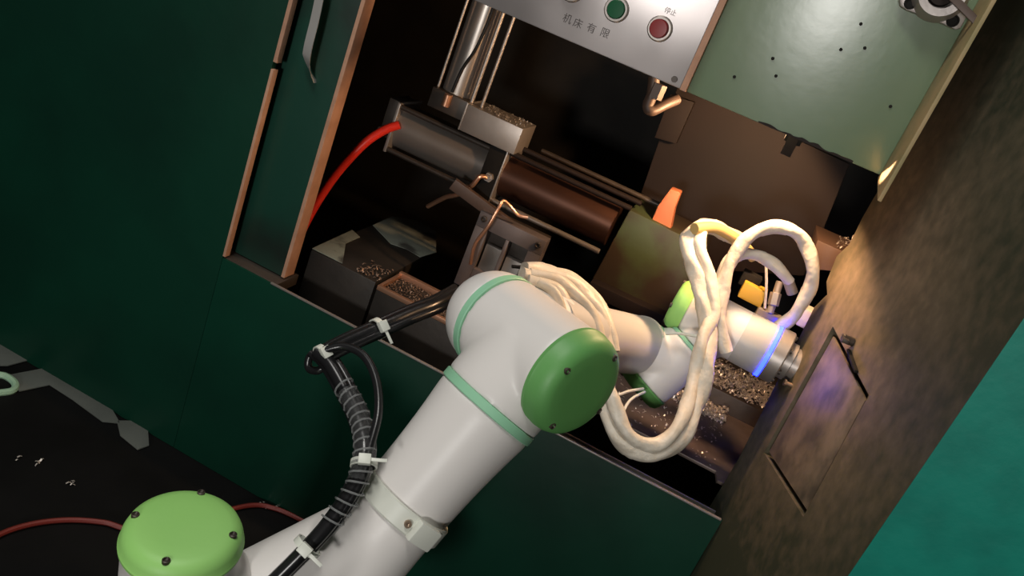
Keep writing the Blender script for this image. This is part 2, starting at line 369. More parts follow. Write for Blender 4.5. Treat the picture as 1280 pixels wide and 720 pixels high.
def text(body, px, py, size, parent, Y):
    cu = bpy.data.curves.new('t', 'FONT'); cu.body = body; cu.size = size; cu.align_x = 'CENTER'; cu.align_y = 'CENTER'; cu.extrude = .0002
    o = bpy.data.objects.new('t', cu); C.objects.link(o); dg = bpy.context.evaluated_depsgraph_get()
    me = bpy.data.meshes.new_from_object(o.evaluated_get(dg)); bpy.data.objects.remove(o)
    me.transform(Matrix.Translation(P(px, py, Y=Y)) @ Matrix.Rotation(math.pi / 2, 4, 'X')); me.materials.clear(); me.materials.append(inkm)
    o = bpy.data.objects.new('lettering', me); C.objects.link(o); o.parent = parent; o.matrix_parent_inverse = Matrix.Translation(-parent.location)
for ch, px, py in zip('机床有限', (709, 722, 739, 756), (24, 30, 36, 42)): text(ch, px, py, .0138, cp, YF - .0124)
text('停止', 838, 15, .0085, cp, YF - .0124)
# brass elbow fitting under the control plate
bf = thing('pipe_fitting', 'small brass elbow fitting hanging below the right end of the control plate', 'pipe fitting', P(815, 120, Y=1.26))
c = P(822, 100, Y=1.26)
bm = B(); lathe(bm, P(820, 116, Y=1.26), V((0, 0, 1)), [(-.008, 0), (-.008, .012), (.014, .012), (.014, 0)], 6); obj('hex_nut', bm, dbrass, bf)
bm = B(); tube(bm, [P(818, 96, Y=1.26), P(815, 118, Y=1.26), P(810, 132, Y=1.26), P(815, 138, Y=1.262), P(832, 130, Y=1.28), P(846, 124, Y=1.30)], .0085, 14); obj('elbow_pipe', bm, dbrass, bf)
# ------------------------------------------------------------------ flange bearing at the top right
fb = thing('flange_bearing', 'pale cast flange bearing with two bolt holes at the top right of the sage panel', 'bearing', P(1170, 8, Y=YF))
bm = B(); o_ = YF - .002
pts = [P(a, b, Y=o_) for a, b in ((1122, -4), (1123, 8), (1132, 14), (1150, 20), (1180, 32), (1192, 38), (1199, 36), (1205, 24), (1206, 8), (1200, -20), (1150, -40))]
prism(bm, pts, V((0, -.014, 0)), .004); obj('flange', bm, cast, fb)
c = P(1176, -8, Y=YF - .016); bm = B(); lathe(bm, c, V((0, -1, 0)), [(-.004, .034), (.01, .030), (.018, .027), (.018, .018), (.008, .016)], 40); obj('bearing_ring', bm, cast, fb)
bm = B(); lathe(bm, c, V((0, -1, 0)), [(0, .016), (.012, .014), (.013, 0)], 30); obj('shaft_end', bm, brown, fb)
for px, py in ((1138, 4), (1191, 26)):
    c2 = P(px, py, Y=YF - .016); bm = B(); lathe(bm, c2, V((0, -1, 0)), [(-.001, .0075), (.0015, .0075), (.002, .0055), (.0005, .005), (.0005, 0)], 24); obj('bolt_hole', bm, black, fb)
lv = thing('lever_bar', 'flat metal lever bar slanting across the flange bearing', 'lever', P(1200, 5, Y=YF - .04))
p, q = P(1186, -8, Y=YF - .045), P(1224, 30, Y=YF - .05); t = (q - p).normalized(); u = t.cross(V((0, -1, 0))).normalized()
bm = B(); obox(bm, (p + q) / 2, t, u, t.cross(u), (q - p).length / 2, .0045, .0025, .001); obj('bar', bm, dbrass, lv)
bm = B(); cyl(bm, p + V((0, .03, 0)), p + V((0, -.004, 0)), .005); obj('pivot', bm, dsteel, lv)
# ------------------------------------------------------------------ right side cabinet with hatch
ny_ = .811; fy = 1.312
sd = thing('side_cabinet', 'tall cabinet at the right with a teal front and a worn metal side', 'cabinet', (wallx(ny_), ny_, 0))
hc = [onwall(*p) for p in ((1041, 408), (1086, 494), (1004, 646), (955, 566))]     # hatch corners
bm = B()
oc = [V((wallx(fy), fy, 2.3)), V((wallx(ny_), ny_, 2.3)), V((wallx(ny_), ny_, .001)), V((wallx(fy), fy, .001))]
ov = [bm.verts.new(p) for p in oc]; hv = [bm.verts.new(p) for p in hc]; dv = [bm.verts.new(p - WN * .03) for p in hc]
# ragged far edge: several verts along it
far = [bm.verts.new(onwall(px, py)) for px, py in ((1078, 272), (1062, 305), (1046, 320), (1033, 352), (1034, 368), (1018, 384), (996, 428), (952, 516), (924, 572))]
bm.faces.new([ov[0], ov[1], hv[1], hv[0]] + far[6:1:-1][0:0] + [far[5], far[4], far[3], far[2], far[1], far[0]])
bm.faces.new((ov[1], ov[2], hv[2], hv[1]))
bm.faces.new((ov[2], ov[3], far[8], hv[3], hv[2]))
bm.faces.new((far[5], hv[0], hv[3], far[8], far[7], far[6]))
for i in range(4): bm.faces.new((hv[i], hv[(i + 1) % 4], dv[(i + 1) % 4], dv[i]))
bm.faces.new(dv)
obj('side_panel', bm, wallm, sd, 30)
bm = B()
ctr = sum(hc, V()) / 4; hp = [ctr + (p - ctr) * .91 + (hc[2] - ctr) * .015 for p in hc]
tl = [-.001, -.0005, -.0015, .0005]
hp = [p + WN * (t - .002) for p, t in zip(hp, tl)]
prism(bm, hp, -WN * .004, .0008); obj('hatch_plate', bm, hatchm, sd, label='loose worn access plate in the cabinet side')
bm = B(); box(bm, (wallx(ny_), ny_, .001), (1.5, ny_ + .01, 2.3), .001); obj('cabinet_front', bm, teal, sd, label='teal painted front of the cabinet')
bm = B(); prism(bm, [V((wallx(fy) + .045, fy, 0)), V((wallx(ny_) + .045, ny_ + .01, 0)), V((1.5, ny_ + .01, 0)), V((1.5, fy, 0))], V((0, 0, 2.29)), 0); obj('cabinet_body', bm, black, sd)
c = onwall(1067, 428); ld = (onwall(1080, 488) - onwall(1047, 398)).normalized()
bm = B(); obox(bm, onwall(1068, 452, .003), ld, WN, ld.cross(WN), .03, .0025, .002, .0008); obj('latch_bar', bm, black, sd)
bm = B(); cyl(bm, c, c + WN * .016, .006); box(bm, (-.004, -.012, -.003), (.004, .012, .003), .001, Matrix.Translation(c + WN * .012)); obj('latch', bm, dsteel, sd)
c = onwall(990, 482); bm = B(); cyl(bm, c - WN * .002, c + WN * .012, .0032, 12); lathe(bm, c + WN * .010, WN, [(0, .0055), (.003, .0055), (.003, 0)], 6); obj('bolt', bm, brass, sd)
c = onwall(1018, 596)
# ------------------------------------------------------------------ horizontal pneumatic cylinder
YC = 1.52
L0, L1 = P(504, 158, Y=YC), P(623, 212, Y=YC); zc = (L0.z + L1.z) / 2; xc0 = L0.x; xm = P(622, 206, Y=YC).x; xe = P(768, 281, Y=YC).x
ac = V((0, YC, zc)); R1 = .044
hcy = thing('pneumatic_cylinder', 'long horizontal pneumatic cylinder with grey and brown halves, red hose at its end', 'cylinder', (xm, YC, zc))
ex = V((1, 0, 0))
bm = B(); cyl(bm, V((xc0, YC, zc)), V((xm, YC, zc)), R1, 40); obj('front_tube', bm, tubem, hcy)
bm = B(); cyl(bm, V((xm, YC, zc)), V((xe, YC, zc)), R1 * .98, 40); obj('rear_tube', bm, tube2, hcy)
bm = B(); box(bm, (xc0 - .004, YC - .05, zc - .05), (xc0 + .002, YC + .05, zc + .05), .001); obj('end_plate', bm, steel, hcy)
bm = B(); box(bm, (xc0 - .032, YC - .03, zc - .03), (xc0 - .004, YC + .045, zc + .048), .003); obj('end_block', bm, dsteel, hcy)
bm = B(); box(bm, (xm - .012, YC - .052, zc - .052), (xm + .022, YC + .05, zc + .054), .002); obj('middle_block', bm, black, hcy)
bm = B(); box(bm, (xm + .022, YC - .053, zc - .050), (xm + .025, YC + .05, zc + .056), .0008); obj('middle_plate', bm, steel, hcy)
for dy, dz, x0_, x1_, m in ((-.042, .043, xc0, xm, dsteel), (-.044, -.044, xc0, xm, dsteel), (-.046, -.046, xm + .02, xe + .0, tubem), (-.036, .050, xm + .02, xe + .02, brown), (.0, .058, xm + .02, xe + .03, brown), (.045, .06, xm + .06, xe + .06, dsteel)):
    bm = B(); cyl(bm, V((x0_, YC + dy, zc + dz)), V((x1_, YC + dy, zc + dz)), .0052, 14); obj('tie_rod', bm, m, hcy)
c = V((xm + .008, YC - .052, zc - .005))
bm = B(); lathe(bm, c, V((0, -1, 0)), [(0, .009), (.008, .009), (.008, .006), (.016, .006), (.016, 0)], 6); obj('port_fitting', bm, steel, hcy)
bm = B(); tube(bm, [c + V((0, -.012, 0)), c + V((-.012, -.02, -.002)), P(590, 232, Y=YC - .07), P(572, 243, Y=YC - .06), P(556, 247, Y=YC - .04), P(535, 258, Y=YC)], .0045, 10); obj('port_pipe', bm, copper, hcy)
c = V((xc0 - .018, YC - .03, zc - .012)); bm = B(); cyl(bm, c, c + V((-.004, -.02, -.003)), .008, 16); obj('hose_nipple', bm, brass, hcy)
rh = B(); tube(rh, [P(499, 156, Y=YC - .045), P(480, 163, Y=YC - .06), P(455, 180, Y=1.44), P(425, 212, Y=1.42), P(402, 244, Y=1.40), P(385, 273, Y=1.38), P(370, 305, Y=1.36), P(358, 340, Y=1.35), P(345, 400, Y=1.35)], .0085, 14)
tag(obj('air_hose', rh, redh), 'bright red air hose curving down from the cylinder end to the door', 'hose')
# ------------------------------------------------------------------ mounting block above and vertical cylinder
YBk = 1.462
p0, p1 = P(586, 128, Y=YBk), P(653, 164, Y=YBk); p2 = P(640, 193, Y=YBk)
mb = thing('mounting_block', 'steel mounting block on the horizontal cylinder, chips on its top', 'block', (p0.x, 1.5, p2.z))
bm = B(); box(bm, (p0.x, YBk, p2.z), (p1.x, YBk + .085, p1.z + .004), .0015); obj('main_block', bm, steel, mb)
q0, q1 = P(532, 133, Y=YBk), P(579, 150, Y=YBk); qt = P(545, 110, Y=YBk)
bm = B(); box(bm, (q0.x, YBk + .004, q1.z - .004), (p0.x - .002, YBk + .05, qt.z), .0015); obj('side_block', bm, dsteel, mb)
bm = B(); box(bm, (p0.x - .003, YBk - .001, p2.z), (p0.x, YBk + .085, p1.z + .006), .0006); obj('edge_plate', bm, steel, mb)
bm = B(); cyl(bm, P(561, 118, Y=YBk), P(556, 133, Y=YBk), .008, 12); obj('block_fitting', bm, copper, mb)
zb = p1.z + .004
chips('metal_chips', 'metal chips lying on the mounting block by the vertical cylinder', 110, spread(p0.x + .02, p1.x - .003, YBk + .004, YBk + .08, zb, .003), .0012, .003)
YV = 1.51
vc = thing('vertical_cylinder', 'chromed vertical cylinder with side rods rising behind the control plate', 'cylinder', P(570, 118, Y=YV))
cx = P(575, 110, Y=YV).x; ztop = 1.55
bm = B(); cyl(bm, V((cx, YV, zb)), V((cx, YV, ztop)), .031, 40); obj('barrel', bm, chrome, vc)
for px, py, r in ((548, 106, .0028), (591, 122, .004), (605, 124, .0032)):
    x = P(px, py, Y=YV - .03).x; z0 = qt.z if px < 560 else zb
    bm = B(); cyl(bm, V((x, YV - .028, z0)), V((x, YV - .028, ztop)), r, 12); obj('side_rod', bm, steel, vc)
bm = B(); tube(bm, [P(618, 5, Y=YV - .034), P(608, 32, Y=YV - .034), P(594, 62, Y=YV - .036), P(578, 86, Y=YV - .034), P(565, 115, Y=YV - .034)], .003, 8); obj('sensor_cable', bm, blackcab, vc)
# ------------------------------------------------------------------ flat bar and framed fixture
YX = 1.42
p, q = P(566, 229, Y=YX), P(650, 291, Y=YX + .04); t = (q - p).normalized(); u = t.cross(V((0, -1, 0))).normalized()
bm = B(); obox(bm, (p + q) / 2, t, u, t.cross(u), (q - p).length / 2, .011, .006, .001); tag(obj('flat_bar', bm, dbrass), 'short flat brown bar slanting above the steel fixture frame', 'bar')
fx = thing('fixture_frame', 'grey steel fixture frame with two rectangular windows behind the robot elbow', 'fixture', P(640, 330, Y=YX))
def quad(px): return [P(a, b, Y=YX + .03) for a, b in px]
O0, O1, O3 = P(598, 262, Y=YX), P(686, 303, Y=YX), P(570, 345, Y=YX)
zA, zB = (O0.z + O1.z) / 2, P(650, 395, Y=YX).z; xA, xB = O0.x + .005, O1.x - .004
for nm, lo, hi in (('top_rail', (xA, zA - .030), (xB, zA)), ('left_stile', (xA, zB), (xA + .026, zA - .030)), ('right_stile', (xB - .026, zB), (xB, zA - .030)), ('middle_stile', ((xA + xB) / 2 - .004, zB), ((xA + xB) / 2 + .003, zA - .030)), ('lower_rail', (xA + .026, zB), (xB - .026, zB + .045))):
    bm = B(); box(bm, (lo[0], YX, lo[1]), (hi[0], YX + .03, hi[1]), .0015); obj(nm, bm, fixm, fx)
bm = B(); box(bm, (xA + .004, YX + .03, zB), (xB - .004, YX + .05, zA - .002), .001); obj('back_plate', bm, dsteel, fx)
bm = B(); box(bm, (xA + .03, YX + .012, zB), ((xA + xB) / 2 - .006, YX + .03, zA - .058), .001); obj('jaw', bm, tubem, fx)
bm = B(); box(bm, ((xA + xB) / 2 + .006, YX + .012, zB), (xB - .03, YX + .03, zA - .064), .001); obj('jaw', bm, tubem, fx)
for x in (xA + .012, xB - .012):
    bm = B(); lathe(bm, V((x, YX, zA - .012)), V((0, -1, 0)), [(0, .006), (.004, .006), (.005, .004), (.002, .003), (.002, 0)], 12); obj('cap_screw', bm, dsteel, fx)
bm = B(); tube(bm, [P(*a, Y=y) for a, y in (((588, 330), 1.40), ((594, 305), 1.39), ((610, 283), 1.385), ((622, 262), 1.39), ((629, 251), 1.40), ((638, 258), 1.41), ((648, 269), 1.415), ((660, 272), 1.42))], .0032, 10)
tag(obj('copper_pipe', bm, copper), 'thin copper pipe looping up in front of the steel fixture frame', 'pipe')
# ------------------------------------------------------------------ green casting, lever
YG = 1.50
gc = thing('green_casting', 'olive green cast housing with a rusty stain, left of the cable loops', 'casting', P(800, 340, Y=YG))
bm = B(); prism(bm, [P(a, b, Y=YG) for a, b in ((787, 262), (830, 283), (880, 308), (866, 420), (790, 395), (738, 353))], V((0, .14, 0)), .004); obj('housing', bm, castg, gc)
bm = B(); prism(bm, [P(a, b, Y=YG - .03) for a, b in ((738, 352), (830, 395), (824, 410), (733, 367))], V((0, .05, 0)), .002); obj('base_flange', bm, brown, gc)
lv = B(); s = [P(a, b, Y=YG + .01) for a, b in ((838, 236), (851, 241), (843, 262), (838, 288), (812, 281), (822, 258))]
prism(lv, s, V((0, .03, 0)), .003); tag(obj('orange_lever', lv, orange), 'faded orange lever standing on top of the green casting', 'lever')
# ------------------------------------------------------------------ dark blocks and chip tray, lower left of the opening
YK = 1.30
k0, k1 = P(389, 312, Y=YK), P(585, 412, Y=YK); kb = P(376, 352, Y=YK)
zk = (k0.z + k1.z) / 2
sb = thing('dark_block', 'dark oily steel block with peeling grey paint on top, inside the opening at left', 'block', ((k0.x + k1.x) / 2, 1.4, SILL - .1))
bm = B(); box(bm, (k0.x, YK, SILL - .1), (P(470, 352, Y=YK).x, YK + .26, zk), .003); obj('block_body', bm, oilb, sb)
def zz(px, py): return P(px, py, Z=zk + .001 - CAM.z)
bm = B(); prism(bm, [zz(*a) + V((0, 0, .0)) for a in ((390, 311), (440, 288), (450, 297), (432, 305), (428, 330))], V((0, 0, .0015)), .0005); obj('paint_patch', bm, patchm, sb)
bm = B(); prism(bm, [zz(*a) for a in ((466, 282), (490, 271), (520, 276), (545, 290), (545, 316), (525, 322), (508, 312), (488, 305))], V((0, 0, .0015)), .0005); obj('paint_patch', bm, patchm, sb)
ct = thing('chip_tray', 'narrow brown steel tray full of fine chips beside the robot elbow', 'tray', ((k0.x + k1.x) / 2, YK, SILL - .1))
xt0 = P(474, 352, Y=YK - .01).x; xt1 = P(600, 412, Y=YK - .01).x
bm = B(); box(bm, (xt0, YK - .012, SILL - .1), (xt1, YK + .085, zk - .006), .002); obj('tray_body', bm, oilb, ct)
bm = B(); box(bm, (xt0, YK - .012, zk - .006), (xt1, YK - .004, zk + .003), .001); box(bm, (xt0, YK + .075, zk - .006), (xt1, YK + .085, zk + .006), .001); box(bm, (xt0, YK - .004, zk - .006), (xt0 + .006, YK + .075, zk + .003), .001); obj('tray_rim', bm, copper, ct)
chips('metal_chips', 'fine brown metal chips filling the narrow tray by the elbow', 900, spread(xt0 + .006, xt1 - .004, YK - .003, YK + .073, zk - .006, .005), .001, .0026, chipb)
chips('metal_chips', 'scattered chips on the front edge of the dark painted block', 90, spread(P(440, 340, Y=YK).x, P(470, 352, Y=YK).x, YK + .004, YK + .07, zk, .008), .0012, .004, chipb)
# ------------------------------------------------------------------ chip shelf beyond the cabinet's edge
YS = 1.52
cs = B(); s = [P(a, b, Y=YS) for a, b in ((1030, 288), (1062, 300), (1050, 322), (1024, 322))]
prism(cs, [P(1022, 300, Y=YS), P(1090, 330, Y=YS), P(1090, 344, Y=YS), P(1010, 336, Y=YS)], V((0, .14, 0)), .002); so = tag(obj('chip_shelf', cs, shelfm), 'small warm lit shelf behind the edge of the side cabinet', 'shelf')
chips('metal_chips', 'few chips on the small warm lit shelf behind the side cabinet edge', 90, lambda: P(random.uniform(1045, 1080), random.uniform(300, 312), Y=YS + random.uniform(.0, .01)) + V((0, 0, random.uniform(0.004, .008))), .0015, .004)
hl = thing('header_lamp', 'warm machine lamp tucked up behind the lower edge of the sage panel', 'lamp', LAMP_B)
bm = B(); box(bm, LAMP_B + V((-.03, -.045, .03)), LAMP_B + V((.03, .03, .065)), .004); obj('lamp_body', bm, black, hl)
bm = B(); cyl(bm, LAMP_B + V((0, 0, .024)), LAMP_B + V((0, 0, .031)), .015, 20); obj('lamp_socket', bm, steel, hl)
wl = thing('lip_fill_lamp', 'small added black fill lamp for the lip, just below the lower edge of the sage panel', 'lamp', LAMP_A)
bm = B(); box(bm, LAMP_A + V((-.010, -.012, -.006)), LAMP_A + V((.005, -.009, .022)), .001); obj('fill_hood', bm, brown, wl)  # hood added to hide the fill spot from the camera
bm = B(); box(bm, LAMP_A + V((-.014, -.010, .012)), LAMP_A + V((.010, .010, .030)), .002); obj('lamp_body', bm, black, wl)
# ------------------------------------------------------------------ ROBOT
def P_d(px, py, d): return P(px, py, d=d)
E = P(668, 440, d=1.03)
A = V((.85, -.52, .06)).normalized()
Tc = V((-.65, .76, -.09)); T = V((RX.dot(Tc), RY.dot(Tc), RZ.dot(Tc))).normalized(); T = (T - T.dot(A) * A).normalized()
R = .066
S2 = E + T * .45
N = V((-.07, -.09, 1)).normalized()
SB = P(222, 726, d=.90)
D2 = (S2 - SB); D2 = (D2 - N * D2.dot(N) * .0).normalized()
rb = thing('robot_arm', 'white collaborative robot arm with green joint caps reaching into the machine', 'robot arm', V((SB.x, SB.y, 0)))
def cap(center, ax, r, m, h, nscrew, r0, ph, parent=rb, ring=True):
    bm = B(); lathe(bm, center, ax, [(0, r * .98), (0, r * 1.015), (h * .14, r * 1.02), (h * .22, r * 1.0), (h * .5, r * .985), (h * .78, r * .93), (h * .94, r * .84), (h, r * .74), (h * 1.02, r * .5), (h * 1.03, 0)], 64)
    c = obj('joint_cap', bm, m, parent, 30)
    u, v = frame(ax)
    for k in range(nscrew):
        th = ph + k * 2 * math.pi / nscrew; p = center + (u * math.cos(th) + v * math.sin(th)) * r * r0 + ax * (h * .90)
        bm = B(); lathe(bm, p, ax, [(0, .0042), (.0034, .0042), (.004, .003), (.0025, .0022), (.0015, 0)], 14); obj('cap_screw', bm, dsteel, c)
    return c
def band(center, ax, r, wd, m, name='seal_band'):
    bm = B(); lathe(bm, center - ax * wd / 2, ax, [(0, r - .004), (0, r), (.001, r + .0008), (wd - .001, r + .0008), (wd, r), (wd, r - .004)], 64); return obj(name, bm, m, rb)
# shoulder
SR = .058
bm = B(); cyl(bm, SB - N * .11, SB + N * .058, R * .90, 48, .002); cyl(bm, SB, SB + D2 * .078, SR, 48, .002); blend('shoulder_housing', bm, white, rb)
cap(SB + N * .056, N, R * .93, lime, .026, 4, .82, .35)
band(SB + D2 * .082, D2, SR, .011, mint)
bm = B(); cyl(bm, V((SB.x, SB.y, 0)) + V((-.0, -.0, .002)), SB - N * .1, .075, 48, .004, .066); obj('base_column', bm, white, rb)
# upper arm, in one skin with its shoulder end
Lu = .45; prof = [(.088, 0)]; n_ = 30
for i in range(n_ + 1):
    f = i / n_; prof.append((.088 + f * (Lu - .10), .0575 + .0108 * max(0, 1 - 2 * f) ** 2.2 + .010 * max(0, 2 * f - 1) ** 2))
prof.append((prof[-1][0], 0))
bm = B(); cyl(bm, SB + D2 * .086, S2 + D2 * .06, SR, 48, .002); lathe(bm, E, T, prof, 64)
cyl(bm, S2 - T * .16 - D2 * .012, S2 - D2 * .085, .048, 40, .002, .057)
blend('upper_arm', bm, white, rb, .0035, 40)
cap(S2 + D2 * .058, D2, R * .93, lime_shaded, .034, 4, .8, .4)
band(E + T * .087, T, .0682, .0115, mint)
# elbow
bm = B(); cyl(bm, E - A * .072, E + A * .062, R, 56, .002); cyl(bm, E, E + T * .083, R * 1.035, 56, .002); blend('elbow_housing', bm, white, rb, .003, 16)
cap(E + A * .060, A, R * 1.015, lime_shaded, .033, 4, .80, .95)
RG = E - A * .077
band(RG, A, R - .0005, .0105, mint)
# forearm side of the elbow: dome and forearm
W1 = P(834, 455, d=1.33)
FS = P(799, 432, d=1.325)
bm = B(); lathe(bm, RG - A * .004, -A, [(0, 0), (0, R - .001)] + [((R - .001) * math.sin(k * math.pi / 24), (R - .001) * math.cos(k * math.pi / 24)) for k in range(1, 12)] + [(R - .001, 0)], 56)
fd = (FS - RG).normalized(); cyl(bm, RG - A * .012 + fd * .02, RG - A * .006 + fd * .12, .054, 40, .002); blend('elbow_dome', bm, white, rb, .003, 8)
fo = RG - A * .004
bm = B(); lathe(bm, fo, FS - fo, [(.10, .053), (.16, .050), (.24, .0475), ((FS - fo).length - .02, .047), ((FS - fo).length, .0475)], 48); obj('forearm', bm, wgrey, rb)
fdir = (FS - fo).normalized()
band(FS, fdir, .0475, .007, wgrey, 'forearm_seam')
# wrist
Xd = V((.98, -.06, -.02)).normalized()
WC = P(855, 383, d=1.33)                                   # left cap of the last joint
W2 = WC + Xd * .058
upw = (W2 - W1).normalized()
bm = B(); cyl(bm, FS, W1, .045, 40, .002); cyl(bm, W1 - upw * .045, W1 + upw * .045, .045, 40, .002); blend('wrist_housing', bm, white, rb, .003, 8)
band(FS.lerp(W1, .22), (W1 - FS).normalized(), .0448, .007, mint); band(W1 + upw * .047, upw, .0436, .006, mint)
cap(W1 - upw * .043, -upw, .0455, lime_shaded, .022, 4, .8, .3)
bm = B(); cyl(bm, WC + Xd * .006, W2 + Xd * .052, .0425, 40, .002); cyl(bm, W2, W1 + upw * .05, .0425, 40, .002); blend('wrist_housing', bm, white, rb, .003, 8)
cap(WC + Xd * .008, -Xd, .043, lime, .026, 4, .8, .1)
L_ = W2 + Xd * .052
bm = B(); lathe(bm, L_, Xd, [(-.012, .0425), (0, .0432), (.030, .0432), (.033, .042), (.033, 0)], 48); obj('flange_housing', bm, wgrey, rb)
bm = B(); lathe(bm, L_ + Xd * .033, Xd, [(0, .041), (0, .0436), (.006, .0436), (.006, .041)], 48); obj('light_ring', bm, ledm, rb, label='glowing blue light ring')
bm = B(); lathe(bm, L_ + Xd * .039, Xd, [(0, .041), (.001, .044), (.020, .044), (.022, .042), (.022, .03), (.034, .03), (.035, 0)], 48); tf = obj('tool_flange', bm, steel, rb, label='bright steel tool flange')
u, v = frame(Xd)
for k in range(6):
    th = k * math.pi / 3 + .3; p = L_ + Xd * .06 + (u * math.cos(th) + v * math.sin(th)) * .036
    bm = B(); lathe(bm, p, Xd, [(0, .004), (.005, .004), (.005, 0)], 10); obj('flange_bolt', bm, dsteel, tf)
# strap clamp on the upper arm
cs_ = .245; cc = E + T * cs_
bm = B(); lathe(bm, cc - T * .013, T, [(0, .0575), (0, .061), (.002, .0625), (.024, .0625), (.026, .061), (.026, .0575)], 56)
u = A; vv = T.cross(A).normalized()
toc = (CAM - cc).normalized()
sdv = (RX.x * 0 + 0) if False else None
lug = cc + (A * .96 + (toc - toc.dot(T) * T - toc.dot(A) * A).normalized() * .26).normalized() * .063
ln = (lug - cc).normalized(); obox(bm, lug + ln * .003, T, T.cross(ln), ln, .0135, .017, .006, .003)
cl = obj('strap_clamp', bm, tie, rb, label='milky plastic strap clamp round the upper arm')
lug2 = cc + (A * .80 + (toc - toc.dot(T) * T - toc.dot(A) * A).normalized() * .60).normalized() * .0625
bm = B(); lathe(bm, lug2, (lug2 - cc).normalized(), [(0, .0045), (.004, .0045), (.004, .002), (.002, 0)], 12); obj('clamp_screw', bm, brass, cl)
# ------------------------------------------------------------------ tool on the flange
tl_ = thing('gripper_tool', 'steel gripper with a yellow sensor block on the robot wrist', 'gripper', L_ + Xd * .075)
g0 = L_ + Xd * .074
bm = B(); lathe(bm, g0, Xd, [(0, 0), (0, .026), (.02, .026), (.024, .02), (.024, 0)], 32); obj('gripper_body', bm, steel, tl_)
for sgn in (-1, 1):
    bm = B(); obox(bm, g0 + Xd * .036 + V((0, 0, sgn * .014)), Xd, V((0, 1, 0)), V((0, 0, 1)), .013, .010, .006, .002); obj('jaw', bm, brass, tl_)
p = P(941, 366, d=1.36); bm = B(); obox(bm, p, Xd, V((0, 1, 0)), V((0, 0, 1)), .020, .014, .014, .002); obj('sensor_block', bm, yellow, tl_, label='yellow plastic sensor block')
p2_ = P(938, 350, d=1.37); bm = B(); obox(bm, p2_, Xd, V((0, 1, 0)), V((0, 0, 1)), .016, .012, .012, .002); obj('sensor_base', bm, black, tl_)
pb = P(1010, 397, d=1.375); bm = B(); obox(bm, pb, Xd, V((0, 1, 0)), V((0, 0, 1)), .016, .018, .016, .004); obj('pale_block', bm, wrap, tl_, label='pale block at the end of the gripper')
p3 = P(962, 392, d=1.34); bm = B(); cyl(bm, p3, P(975, 352, d=1.34), .006, 12); cyl(bm, P(966, 382, d=1.34), P(970, 366, d=1.34), .009, 6); obj('air_fitting', bm, steel, tl_)
bm = B(); obox(bm, P(960, 398, d=1.35), Xd, V((0, 1, 0)), V((0, 0, 1)), .022, .012, .012, .003); obj('bracket', bm, steel, tl_)
bm = B(); tube(bm, [P(956, 385, d=1.34), P(958, 355, d=1.33), P(957, 322, d=1.32)], .0022, 8); obj('thin_tube', bm, wrap, tl_)
# ------------------------------------------------------------------ white wrapped hoses
def hose(label, pts, r, lob=3, wrapk=0, extra=None):
    bm = B(); tube(bm, [P(a, b, d=d) for a, b, d in pts], r, 18, 12, lob, .10, 90, wrapk)
    return tag(obj('wrapped_hose', bm, wrap, None, 60), label, 'hose', 'white wrapped hoses along the robot wrist and forearm')
hose('thick white wrapped hose hanging in a U below the robot wrist', [(655, 338, 1.17), (690, 343, 1.19), (722, 362, 1.20), (748, 392, 1.20), (760, 440, 1.19), (758, 500, 1.17), (775, 548, 1.16), (812, 567, 1.16), (850, 548, 1.18), (872, 500, 1.20), (884, 450, 1.21), (884, 405, 1.23), (874, 355, 1.25), (862, 318, 1.27), (863, 293, 1.29), (885, 283, 1.32), (905, 290, 1.36), (925, 302, 1.40)], .0120, 3, 70)
hose('second white wrapped hose lying inside the U under the wrist', [(652, 342, 1.15), (684, 354, 1.17), (708, 376, 1.17), (726, 405, 1.17), (748, 455, 1.17), (768, 505, 1.15), (790, 548, 1.15), (822, 556, 1.155), (850, 528, 1.17), (866, 480, 1.20), (876, 430, 1.21), (892, 390, 1.23), (886, 345, 1.25), (874, 305, 1.27), (876, 288, 1.29)], .0095, 2, 60)
hose('white wrapped hose forming the tall ring loop over the tool', [(908, 440, 1.24), (899, 405, 1.24), (903, 365, 1.245), (913, 328, 1.25), (935, 297, 1.25), (968, 283, 1.25), (998, 294, 1.25), (1015, 325, 1.25), (1012, 360, 1.26), (994, 392, 1.28), (972, 410, 1.30)], .0098, 2, 80)
h3 = hose('short white wrapped hose arching inside the ring loop, with a metal end', [(893, 440, 1.25), (890, 400, 1.26), (898, 360, 1.265), (908, 330, 1.27), (925, 318, 1.27), (948, 320, 1.27), (970, 332, 1.27), (986, 352, 1.28)], .0088, 2, 80)
bm = B(); cyl(bm, P(985, 350, d=1.28), P(991, 367, d=1.285), .0085, 16); obj('metal_ferrule', bm, steel, h3, label='metal end ferrule')
hose('flat white hose strand draped over the forearm next to the elbow', [(660, 350, 1.14), (695, 362, 1.15), (712, 388, 1.15), (722, 415, 1.15), (735, 450, 1.16)], .0085, 2, 0)
hose('white hose strand between the outer hose and the elbow on the forearm', [(662, 343, 1.155), (700, 353, 1.165), (728, 378, 1.17), (746, 410, 1.17), (756, 450, 1.17)], .0095, 2, 0)
hose('broad outermost white hose curving over the forearm seam', [(668, 340, 1.20), (712, 347, 1.215), (742, 372, 1.215), (760, 405, 1.20), (766, 440, 1.19)], .0095, 2, 0)
hose('white hose strand nearest the green elbow cap over the forearm', [(672, 352, 1.12), (690, 364, 1.12), (700, 386, 1.12), (706, 420, 1.12)], .008, 2, 0)
bm = B(); tube(bm, [P(*a) if False else P(a[0], a[1], d=a[2]) for a in ((640, 333, 1.19), (660, 335, 1.2), (700, 341, 1.225), (735, 362, 1.23), (757, 395, 1.22), (768, 430, 1.21))], .0028, 8); tag(obj('thin_black_wire', bm, blackcab), 'thin black wire running over the white hoses on the forearm', 'wire')
